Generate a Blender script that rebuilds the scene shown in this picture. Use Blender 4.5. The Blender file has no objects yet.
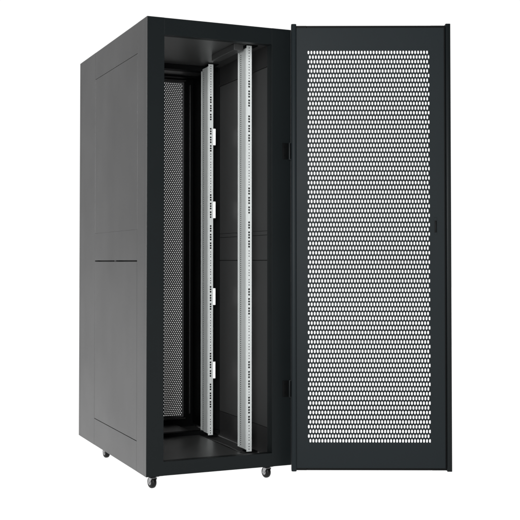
import bpy, bmesh, math
from mathutils import Vector, Matrix
sc = bpy.context.scene
C = sc.collection

# ---------------------------------------------------------------- materials
def mat(name, col, rough=.45, metal=0., bump=0., scale=900., spec=.5, var=.0, rvar=.06, emis=0., coat=0., wavy=0.):
    m = bpy.data.materials.new(name); m.use_nodes = True
    nt = m.node_tree; N = nt.nodes; L = nt.links
    b = N['Principled BSDF']
    b.inputs['Metallic'].default_value = metal
    b.inputs['Specular IOR Level'].default_value = spec
    b.inputs['Coat Weight'].default_value = coat
    b.inputs['Coat Roughness'].default_value = .25
    tc = N.new('ShaderNodeTexCoord')
    n1 = N.new('ShaderNodeTexNoise'); n1.inputs['Scale'].default_value = 3.1; n1.inputs['Detail'].default_value = 5
    L.new(tc.outputs['Object'], n1.inputs['Vector'])
    mr = N.new('ShaderNodeMapRange'); mr.inputs['To Min'].default_value = rough - rvar; mr.inputs['To Max'].default_value = rough + rvar
    mr.inputs['From Min'].default_value = .3; mr.inputs['From Max'].default_value = .7
    L.new(n1.outputs['Fac'], mr.inputs['Value']); L.new(mr.outputs[0], b.inputs['Roughness'])
    mx = N.new('ShaderNodeMix'); mx.data_type = 'RGBA'
    mx.inputs['A'].default_value = tuple(c*(1-var) for c in col) + (1,)
    mx.inputs['B'].default_value = tuple(c*(1+var) for c in col) + (1,)
    L.new(n1.outputs['Fac'], mx.inputs['Factor']); L.new(mx.outputs['Result'], b.inputs['Base Color'])
    if bump:
        n2 = N.new('ShaderNodeTexNoise'); n2.inputs['Scale'].default_value = scale; n2.inputs['Detail'].default_value = 2
        L.new(tc.outputs['Object'], n2.inputs['Vector'])
        bp = N.new('ShaderNodeBump'); bp.inputs['Strength'].default_value = bump; bp.inputs['Distance'].default_value = .0004
        L.new(n2.outputs['Fac'], bp.inputs['Height']); L.new(bp.outputs[0], b.inputs['Normal'])
    if wavy:
        mp = N.new('ShaderNodeMapping'); mp.inputs['Scale'].default_value = (1, 1.3, .45)
        n3 = N.new('ShaderNodeTexNoise'); n3.inputs['Scale'].default_value = 4.0; n3.inputs['Detail'].default_value = 1.5
        L.new(tc.outputs['Object'], mp.inputs[0]); L.new(mp.outputs[0], n3.inputs['Vector'])
        b3 = N.new('ShaderNodeBump'); b3.inputs['Strength'].default_value = 1.0; b3.inputs['Distance'].default_value = wavy
        L.new(n3.outputs['Fac'], b3.inputs['Height']); L.new(b3.outputs[0], bp.inputs['Normal'])
    if emis:
        b.inputs['Emission Color'].default_value = (1, 1, 1, 1); b.inputs['Emission Strength'].default_value = emis
    return m
M_side  = mat('black_powder_coat', (.019, .0192, .0195), .38, bump=.12, spec=.5, var=.05, rvar=.02, wavy=.0009)
M_front = mat('black_front_coat', (.0045, .0060, .0065), .42, bump=.1, spec=.10, var=.05, rvar=.03)
M_door  = mat('black_door_coat', (.0088, .0116, .0130), .45, bump=.1, spec=.06, var=.05, rvar=.03)
M_in    = mat('charcoal_inner_coat', (.038, .039, .039), .40, bump=.1, spec=.4, var=.05, rvar=.03)
M_satin = mat('charcoal_satin_coat', (.046, .047, .047), .36, bump=.0, spec=.6, var=.05, rvar=.03)
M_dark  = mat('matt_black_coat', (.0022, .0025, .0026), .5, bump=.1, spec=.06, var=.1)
M_sheet = mat('black_mesh_sheet', (.09, .092, .095), .5, spec=.4, var=.1)
M_zinc  = mat('galvanised_steel', (.50, .525, .52), .45, metal=.1, bump=.1, spec=.5, var=.05)
M_white = mat('bright_plated_steel', (.95, .95, .95), .4, metal=0., spec=.5, var=.03)
M_fork  = mat('dull_plated_steel', (.33, .33, .335), .38, metal=1., var=.05)
M_chrome= mat('bright_chrome', (.75, .75, .76), .22, metal=1., var=.03)
M_rubber= mat('black_rubber', (.004, .004, .004), .4, spec=.14, var=.1)
M_glow_floor = mat('glowing_white_floor', (.8, .8, .8), .8, spec=.1, emis=1.0)  # floor emission is added to wash out contact shadows, not a lamp

# ---------------------------------------------------------------- mesh helpers
def box(bm, x0, x1, y0, y1, z0, z1, bev=.0012):
    r = bmesh.ops.create_cube(bm, size=1)
    vs = r['verts']
    for v in vs:
        v.co = Vector(((x0+x1)/2 + v.co.x*(x1-x0), (y0+y1)/2 + v.co.y*(y1-y0), (z0+z1)/2 + v.co.z*(z1-z0)))
    if bev:
        es = list({e for v in vs for e in v.link_edges})
        bmesh.ops.bevel(bm, geom=es, offset=min(bev, abs(x1-x0)*.3, abs(y1-y0)*.3, abs(z1-z0)*.3), segments=2, affect='EDGES', profile=.5)
def cyl(bm, p, axis, r, h, n=24, bev=0., r2=None):
    q = {'x': Matrix.Rotation(math.pi/2, 4, 'Y'), 'y': Matrix.Rotation(math.pi/2, 4, 'X'), 'z': Matrix.Identity(4)}[axis]
    res = bmesh.ops.create_cone(bm, cap_ends=True, segments=n, radius1=r, radius2=r if r2 is None else r2, depth=h,
                                matrix=Matrix.Translation(p) @ q)
    if bev:
        vs = set(res['verts'])
        es = [e for e in {e for v in vs for e in v.link_edges} if any(len(f.verts) > 4 for f in e.link_faces)]
        bmesh.ops.bevel(bm, geom=es, offset=bev, segments=3, affect='EDGES', profile=.5)
def obj(name, bm, m, parent=None, smooth=False):
    me = bpy.data.meshes.new(name)
    bmesh.ops.recalc_face_normals(bm, faces=bm.faces)
    bm.to_mesh(me); bm.free()
    if smooth:
        for p in me.polygons: p.use_smooth = True
        me.set_sharp_from_angle(angle=math.radians(38))
    me.materials.append(m)
    o = bpy.data.objects.new(name, me); C.objects.link(o); o.parent = parent
    return o
def boxes(name, m, parent, *bs, bev=.0012):
    bm = bmesh.new()
    for b in bs: box(bm, *b, bev=bev)
    return obj(name, bm, m, parent)

def perforated(name, m, parent, x0, x1, z0, z1, rows, pitch, y0, th, swap=False, k=.75):
    """sheet in the x-z plane with real holes. rows: (zc, row_h, xstart, ncols, rx, rz); swap -> sheet lies in y-z"""
    V = []; F = []; cache = {}
    def v(x, z, s):
        key = (round(x, 6), round(z, 6), s)
        if key not in cache:
            cache[key] = len(V); V.append((x, s*th, z))
        return cache[key]
    def quad(a, b, c, d):                       # both skins
        F.append([v(*a, 0), v(*b, 0), v(*c, 0), v(*d, 0)]); F.append([v(*d, 1), v(*c, 1), v(*b, 1), v(*a, 1)])
    def rect(a, b, c, d): 
        if b - a > 1e-6 and d - c > 1e-6: quad((a, c), (b, c), (b, d), (a, d))
    zt = rows[0][0] - rows[0][1]/2; rect(x0, x1, z0, zt)
    for (zc, rh, xs, n, rx, rz) in rows:
        a, b = zc - rh/2, zc + rh/2
        if a - zt > 1e-6: rect(x0, x1, zt, a)
        rect(x0, xs, a, b)
        for i in range(n):
            l = xs + i*pitch; r = l + pitch; xc = (l+r)/2
            out = [(r, zc), (r, b), (xc, b), (l, b), (l, zc), (l, a), (xc, a), (r, a)]
            inn = [(xc+rx, zc), (xc+rx*k, zc+rz*k), (xc, zc+rz), (xc-rx*k, zc+rz*k), (xc-rx, zc), (xc-rx*k, zc-rz*k), (xc, zc-rz), (xc+rx*k, zc-rz*k)]
            for j in range(8):
                q = (j+1) % 8
                quad(out[j], out[q], inn[q], inn[j])
                F.append([v(*inn[j], 0), v(*inn[q], 0), v(*inn[q], 1), v(*inn[j], 1)])
        rect(xs + n*pitch, x1, a, b)
        zt = b
    rect(x0, x1, zt, z1)
    for a, b in (((x0, z0), (x1, z0)), ((x1, z0), (x1, z1)), ((x1, z1), (x0, z1)), ((x0, z1), (x0, z0))):
        F.append([v(*a, 0), v(*a, 1), v(*b, 1), v(*b, 0)])
    if swap: V = [(y0 + yy, x, z) for (x, yy, z) in V]
    else: V = [(x, y0 + yy, z) for (x, yy, z) in V]
    me = bpy.data.meshes.new(name); me.from_pydata(V, [], F); me.update()
    me.materials.append(m)
    o = bpy.data.objects.new(name, me); C.objects.link(o); o.parent = parent
    return o

# ---------------------------------------------------------------- the cabinet (local: x width, y depth, z up from its underside)
CH = .056                       # ride height on the casters
W, DP, H = .6930, 1.20, 2.000
ANG = .4128
cab = bpy.data.objects.new('server_cabinet', None); C.objects.link(cab)
cab.location = (-.4912, 4.5036, CH); cab.rotation_euler = (0, 0, ANG)
cab['label'] = 'tall black server rack cabinet on small casters with its perforated front door swung open'
cab['category'] = 'server cabinet'

OL, OR, OB, OT = .079, .596, .061, 1.925       # front opening
ff = boxes('front_frame', M_front, cab,
      (.0017, OL, 0, .030, 0, H), (OR, W-.0017, 0, .030, 0, H),
      (OL, OR, .0002, .030, OT, H-.0003), (OL, OR, .0002, .030, 0.0003, OB), bev=.0005)
# return lips of the opening
boxes('frame_lip', M_front, ff, (OL-.014, OL+.0, .0302, .055, OB-.01, OT+.01), (OR, OR+.014, .0302, .055, OB-.01, OT+.01),
      (OL, OR, .0302, .048, OT+.002, OT+.018), (OL, OR, .0302, .048, OB-.018, OB-.002))

def side(x_out, sgn):
    """one long side: posts, top and bottom girts, two lift-off panels with folded swages"""
    def X(a, b):                        # a,b measured inward from the outer skin
        p, q = x_out + sgn*a, x_out + sgn*b
        return (min(p, q), max(p, q))
    T = .0365
    fr = boxes('side_frame', M_side, cab,
        (*X(0, T), .0303, .1410, 0, H), (*X(0, .0015), .0004, .0306, .0002, H-.0002), (*X(0, .034), .8765, 1.168, 0, H), (*X(0, .0036), 1.1678, 1.2004, 0.0003, H-.0003),
        (*X(0, .0345), .1414, .8761, 1.8625, H-.0004), (*X(0, .0345), .1414, .8761, .0004, .1335), bev=.001)
    g = .0016
    for nm, za, zb, lab in (('side_panel', .1355, .9302, None), ('side_panel', .9360, 1.8605, None)):
        bm = bmesh.new()
        if za < .5: box(bm, *X(.0002, .0185), .1414, .8761, za, zb, bev=.0018)
        else:
            box(bm, *X(.0002, .0185), .1414, .8761, za, 1.0735, bev=.0008)
            box(bm, *X(.0003, .0185), .1424, .8750, 1.0737, zb, bev=.0008)
        o = obj(nm, bm, M_side, cab)
        if za < .5:
            boxes('added_seam_fill', M_dark, o, (*X(.0190, .0290), .1430, .8740, .1400, 1.8550), bev=0)  # dark fill added behind the seams, stops light leaking through
        boxes('panel_catch', M_side, o, (*X(.0006, .012), .487, .513, .9304, .9358), bev=.0004)
    # inner lining with pressed seams
    boxes('inner_lining', M_in, cab,
        (*X(.030, .0368), .1415, .8755, .1455, .9350), (*X(.027, .0368), .1415, .8755, .9375, 1.0560),
        (*X(.030, .0364), .1415, .8755, 1.0575, 1.0760), (*X(.030, .0368), .1415, .8755, 1.0772, 1.8580), bev=.0012)
    boxes('top_girt', M_side, cab, (*X(.0350, .0390), .1415, .8755, 1.8640, 1.9600), (*X(.0350, .0440), .1415, .8755, 1.8590, 1.8638), bev=.001)
    boxes('bottom_girt', M_side, cab, (*X(.0350, .0385), .1415, .8755, .0120, .1440), bev=.001)
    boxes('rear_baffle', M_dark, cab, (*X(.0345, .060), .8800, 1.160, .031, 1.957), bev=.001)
side(0, 1); side(W, -1)

boxes('roof', M_satin, cab, (.036, W-.036, .0305, 1.169, 1.961, 1.984))
boxes('roof_fold', M_dark, cab, (.05, W-.05, .797, .851, 1.933, 1.9605), (.05, W-.05, 1.10, 1.168, 1.9500, 1.9606))
fl = boxes('floor_panel', M_satin, cab, (.045, .532, .0305, 1.166, .020, .030), (.045, W-.045, .0305, 1.166, .004, .014))
boxes('floor_fold', M_dark, cab, (.05, W-.05, .772, .812, .0302, .0500))
# curved pressed edge of the floor pan
bm = bmesh.new()
pts = [(.5330 + .010*math.sin(t*math.pi), .22 + .42*t) for t in [i/14 for i in range(15)]]
for (a, b) in zip(pts, pts[1:]):
    vs = [bm.verts.new(p) for p in ((a[0]-.003, a[1], .0300), (a[0]+.002, a[1], .0335), (a[0]+.006, a[1], .0150),
                                    (b[0]-.003, b[1], .0300), (b[0]+.002, b[1], .0335), (b[0]+.006, b[1], .0150))]
    bm.faces.new((vs[0], vs[3], vs[4], vs[1])); bm.faces.new((vs[1], vs[4], vs[5], vs[2]))
bmesh.ops.remove_doubles(bm, verts=bm.verts, dist=1e-5)
obj('rolled_edge', bm, M_side, fl, True)
# roof cable bar between front and rear rails (both sides)
for xa, xb in ((.492, .540),):
    boxes('roof_bar', M_in, cab, (xa, xb, .205, .500, 1.930, 1.9605), bev=.002)

# cross frame at the back of the main bay
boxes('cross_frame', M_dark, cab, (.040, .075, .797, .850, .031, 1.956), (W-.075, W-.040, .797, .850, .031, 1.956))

# ---------------------------------------------------------------- mounting rails
U = .04445
def near(z, L): return any(abs(z-q) < U*.5 for q in L)
DF = [1.7722, 1.7246, 1.6816, 1.6057, 1.5600, 1.5154, 1.264, 1.2190, 1.174, 1.1027, 1.0557, 1.0131, .7868, .7413, .6969, .4440, .3978, .3535, .2770, .2315, .1870]
DR = [1.7700, 1.7256, 1.6800, 1.6061, 1.5617, 1.5172, 1.262, 1.2174, 1.1730, 1.1016, 1.0571, 1.0126, .7868, .7424, .6980, .4424, .3977, .3530, .2840, .2386, .1945]
def flange_rows(dark, x0, w, pitch):
    """three holes to a unit; the knocked-out units have large square holes, the others small round ones"""
    cs = [.0600] + sorted(dark) + [1.9320]; us = []
    for a, b in zip(cs, cs[1:]):
        n = max(1, int((b-a)/.0380)); us += [a + (b-a)*k/n for k in range(n)]
    us.append(cs[-1]); rows = []
    for u in us:
        big = any(abs(u-q) < .001 for q in dark)
        for dz in (-.0125, 0, .0125):
            rows.append((u+dz, .0125, x0 + (w-pitch)/2, 1, .0046 if big else .0024, .0047 if big else .0030))
    return rows
def rail(xin, sgn, yf, dark, rear):
    # xin = inner edge of the flange, sgn = direction in which the flange runs outward
    x0, x1 = (xin, xin+.0265) if sgn > 0 else (xin-.0265, xin)
    r = perforated('mounting_rail', M_zinc, cab, x0, x1, .037, 1.955, flange_rows(dark, x0, .0265, .014), .014, yf, .002, k=.85)
    # web running back from the inner edge: perforated strip + plain channel step + lip
    ws = xin if sgn > 0 else xin - .0018
    pit = .0098
    n = int((1.943-.047-.02)/pit)
    rows = [(.047 + .012 + i*pit, pit, yf + .0640, 1, .0066, .0030) for i in range(n)]
    perforated('rail_web', M_zinc, r, yf+.0022, yf+.1035, .046, 1.943, rows, .020, ws, .0012, swap=True, k=.85)
    s = -1 if sgn > 0 else 1            # raised crease on the visible side of the web
    a, b = (ws-.0022, ws-.0002) if sgn > 0 else (ws+.0020, ws+.0040)
    boxes('rail_crease', M_zinc, r, (a, b, yf+.0030, yf+.0200, .046, 1.9430), (a, b, yf+.1000, yf+.1040, .046, 1.943), bev=.0008)
    # folded feet
    o0, o1 = (xin+.004, xin+.060) if sgn > 0 else (xin-.060, xin-.004)
    for za, zb in ((.0305, .0360), (1.9560, 1.9606)): boxes('rail_foot', M_dark, r, (o0, o1, yf+.004, yf+.060, za, zb), bev=.001)
    # dark strip added behind the web's holes, standing in for their shade
    if sgn > 0: boxes('hole_shade_strip', M_dark, r, (xin+.0060, xin+.0075, yf+.012, yf+.1030, .050, 1.940), bev=0)
    if rear:
        for zc in (1.5775, 1.1983, .7491, .3700):
            xa, xb = (xin+.0268, xin+.0405) if sgn > 0 else (xin-.0405, xin-.0268)
            boxes('rail_bracket', M_white, r, (xa, xb, yf+.0005, yf+.0045, zc-.043, zc+.043), bev=.001)
            boxes('bracket_arm', M_dark, r, (xa+.002, xb-.002, yf+.0048, .7965, zc-.030, zc+.030), bev=.0008)
for sgn, xin in ((1, .5545), (-1, .6867-.5545)):
    rail(xin, sgn, .200, DF, False)
    rail(xin, sgn, .708, DR, True)

# ---------------------------------------------------------------- rear door (perforated)
rd = boxes('rear_door', M_dark, cab, (.004, .092, 1.1700, 1.200, .002, H-.002), (.594, W-.004, 1.1700, 1.200, .002, H-.002),
           (.0925, .5935, 1.1705, 1.200, 1.940, H-.002), (.0925, .5935, 1.1705, 1.200, .002, .0636))
p = .0119; rh = .0103
rows = []; z = .070 + rh/2; i = 0
while z + rh/2 < 1.936:
    rows.append((z, rh, .0935 + (i % 2)*p/2, 41, .0023, .0023)); z += rh; i += 1
perforated('perforated_sheet', M_sheet, rd, .090, .596, .062, 1.942, rows, p, 1.2005, .0012, k=.72)
boxes('door_lip', M_side, rd, (.6115, .6170, 1.150, 1.1695, .085, 1.92), (.070, .0755, 1.150, 1.1695, .085, 1.92), (.092, .594, 1.1640, 1.1695, 1.9400, 1.9470), (.092, .594, 1.1640, 1.1695, .0560, .0636), bev=.001)

# ---------------------------------------------------------------- front door, swung right round on its hinges
K = 1.015; CZ = .9284
def zk(z): return CZ + (z-CZ)*K
dang = -.0089 - ANG
Dw = Vector((.1394*K, 4.6313*K, 0)) - Vector((-.4912, 4.5036, 0))
Dl = Matrix.Rotation(-ANG, 3, 'Z') @ Dw
def dbx(x0, x1, y0, y1, z0, z1): return (x0*K, x1*K, y0, y1, zk(z0), zk(z1))
fd = boxes('front_door', M_dark, cab,
    dbx(.0215, .0695, .0125, .046, .003, 1.988), dbx(.6235, .6895, .0125, .046, .003, 1.988),
    dbx(.0695, .6235, .0130, .0455, 1.8850, 1.9878), dbx(.0695, .6235, .0130, .0455, .0032, .1190))
fd.location = Dl; fd.rotation_euler = (0, 0, dang)
p = .01327*K; rh = .02088*K
rows = []
for i in range(84):
    zc = zk(.1340) + i*rh
    rows.append((zc, rh, .0712*K + ((i+1) % 2)*p/2, 41, .0042, .0079))
perforated('perforated_sheet', M_door, fd, .0236*K, .6834*K, zk(.0135), zk(1.9775), rows, p, .0105, .0014, k=.80)
def strip(name, x0, x1, r, m):
    bm = bmesh.new(); box(bm, x0*K, x1*K, -.002, .050, zk(0), zk(1.9935), bev=0)
    es = [e for e in bm.edges if abs(e.verts[0].co.z-e.verts[1].co.z) > .5 and e.verts[0].co.y < .01]
    bmesh.ops.bevel(bm, geom=es, offset=r, segments=5, affect='EDGES', profile=.5)
    es = [e for e in bm.edges if abs(e.verts[0].co.z-e.verts[1].co.z) < .001 and e.is_manifold and len(e.link_faces) == 2 and any(abs(f.normal.z) > .9 for f in e.link_faces)]
    bmesh.ops.bevel(bm, geom=es, offset=.0015, segments=2, affect='EDGES', profile=.5)
    return obj(name, bm, m, fd, True)
strip('edge_strip', 0, .0232, .008, M_door)
strip('edge_strip', .6898, .7119, .005, M_front)
# latch: recessed escutcheon with a lever slot
bm = bmesh.new()
box(bm, .6375*K, .6500*K, .0085, .0104, zk(1.050), zk(1.126), bev=.003)
la = obj('door_latch', bm, M_door, fd)
bm = bmesh.new(); cyl(bm, Vector((.6440*K, .0070, zk(1.104))), 'y', .0035, .005, 16, .0006); box(bm, .6396*K, .6482*K, .0050, .0084, zk(1.060), zk(1.112), bev=.001)
obj('latch_lever', bm, M_dark, fd, True)
# hinges: leaf on the frame, knuckle, leaf on the door
for zc in (1.437, .349):
    bm = bmesh.new()
    box(bm, .648, .6800, -.0040, -.0004, zc-.037, zc+.037, bev=.001)
    for dz in (-.020, .020): cyl(bm, Vector((.660, -.0050, zc+dz)), 'y', .0045, .003, 12)
    h = obj('door_hinge', bm, M_dark, cab, True)
    bm = bmesh.new(); cyl(bm, Vector((.6810, -.0085, zc)), 'z', .0055, .080, 20, .001)
    obj('hinge_knuckle', bm, M_front, h, True)
    boxes('hinge_leaf', M_dark, h, (.6815, .7060, -.0250, -.0225, zc-.036, zc+.036), (.6815, .6840, -.0224, -.0125, zc-.036, zc+.036), bev=.0008)

# ---------------------------------------------------------------- casters
def caster(x, y, rz):
    bm = bmesh.new(); box(bm, -.020, .020, -.022, .022, -.0035, -.0002, bev=.0008); cyl(bm, Vector((0, 0, -.0060)), 'z', .013, .005, 24, .0008)
    c = obj('caster', bm, M_dark, cab, True)
    c.location = (x, y, 0); c.rotation_euler = (0, 0, rz)
    bm = bmesh.new()
    for s in (-1, 1):
        prof = [(-.013, -.0085), (.010, -.0085), (.017, -.024), (.019, -.034), (.012, -.038), (.004, -.032), (-.008, -.018)]
        a = [bm.verts.new((s*.0130, yy, zz)) for yy, zz in prof]; b = [bm.verts.new((s*.0146, yy, zz)) for yy, zz in prof]
        bm.faces.new(a); bm.faces.new(b[::-1])
        for i in range(len(prof)): j = (i+1) % len(prof); bm.faces.new((a[i], a[j], b[j], b[i]))
    box(bm, -.0146, .0146, -.013, .010, -.0100, -.0085, bev=.0003)
    obj('fork', bm, M_fork, c)
    zc = -CH + .0262
    bm = bmesh.new(); cyl(bm, Vector((0, .008, zc)), 'x', .0262, .024, 48, .009)
    wv = obj('wheel', bm, M_rubber, c, True)
    bm = bmesh.new()
    for s in (-1, 1): cyl(bm, Vector((s*.0118, .008, zc)), 'x', .0115, .0014, 28, .0004)
    cyl(bm, Vector((0, .008, zc)), 'x', .0030, .032, 14, .0005)
    obj('hub', bm, M_fork, c, True)
for x, y, rz in ((.040, .028, .22), (.585, .030, .20), (.045, .795, .15), (.60, .815, .1)):
    caster(x, y, rz)

# ---------------------------------------------------------------- surface under the cabinet
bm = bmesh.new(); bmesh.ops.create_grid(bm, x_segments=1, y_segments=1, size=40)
g = obj('floor', bm, M_glow_floor); g['kind'] = 'structure'; g['label'] = 'plain white studio surface with an added even glow'

# ---------------------------------------------------------------- studio light
w = bpy.data.worlds.new('World'); sc.world = w; w.use_nodes = True
nt = w.node_tree; N = nt.nodes; L = nt.links
bg = N['Background']; tc = N.new('ShaderNodeTexCoord'); sp = N.new('ShaderNodeSeparateXYZ')
L.new(tc.outputs['Generated'], sp.inputs[0])
mr = N.new('ShaderNodeMapRange'); mr.interpolation_type = 'SMOOTHSTEP'
mr.inputs['From Min'].default_value = .34; mr.inputs['From Max'].default_value = .92
mr.inputs['To Min'].default_value = .02; mr.inputs['To Max'].default_value = 1.02
L.new(sp.outputs['Y'], mr.inputs['Value']); L.new(mr.outputs[0], bg.inputs['Strength'])
bg.inputs['Color'].default_value = (1, 1, 1, 1)

def area(name, loc, tgt, size, power, sy=None):
    l = bpy.data.lights.new(name, 'AREA'); l.energy = power; l.size = size
    if sy: l.shape = 'RECTANGLE'; l.size_y = sy
    o = bpy.data.objects.new(name, l); C.objects.link(o); o.location = loc
    o.rotation_euler = (Vector(tgt)-Vector(loc)).to_track_quat('-Z', 'Y').to_euler()
area('key_softbox', (-.75, -.8, 1.9), (0.05, 5.0, 1.1), 1.4, 410, 2.0)
area('fill_softbox', (.2, -3.0, 1.8), (.2, 4.7, 1.0), 2.6, 22, 2.6)

# ---------------------------------------------------------------- camera
cd = bpy.data.cameras.new('Camera'); cam = bpy.data.objects.new('Camera', cd); C.objects.link(cam)
cam.location = (0, 0, CZ+CH); cam.rotation_euler = (math.pi/2+.0242, 0, 0)
cd.lens = 1039.9*36/520; cd.sensor_width = 36; cd.shift_y = -23.24/520; cd.clip_end = 200
sc.camera = cam
sc.view_settings.view_transform = 'Standard'; sc.view_settings.look = 'None'
sc.view_settings.exposure = 0; sc.view_settings.gamma = 1
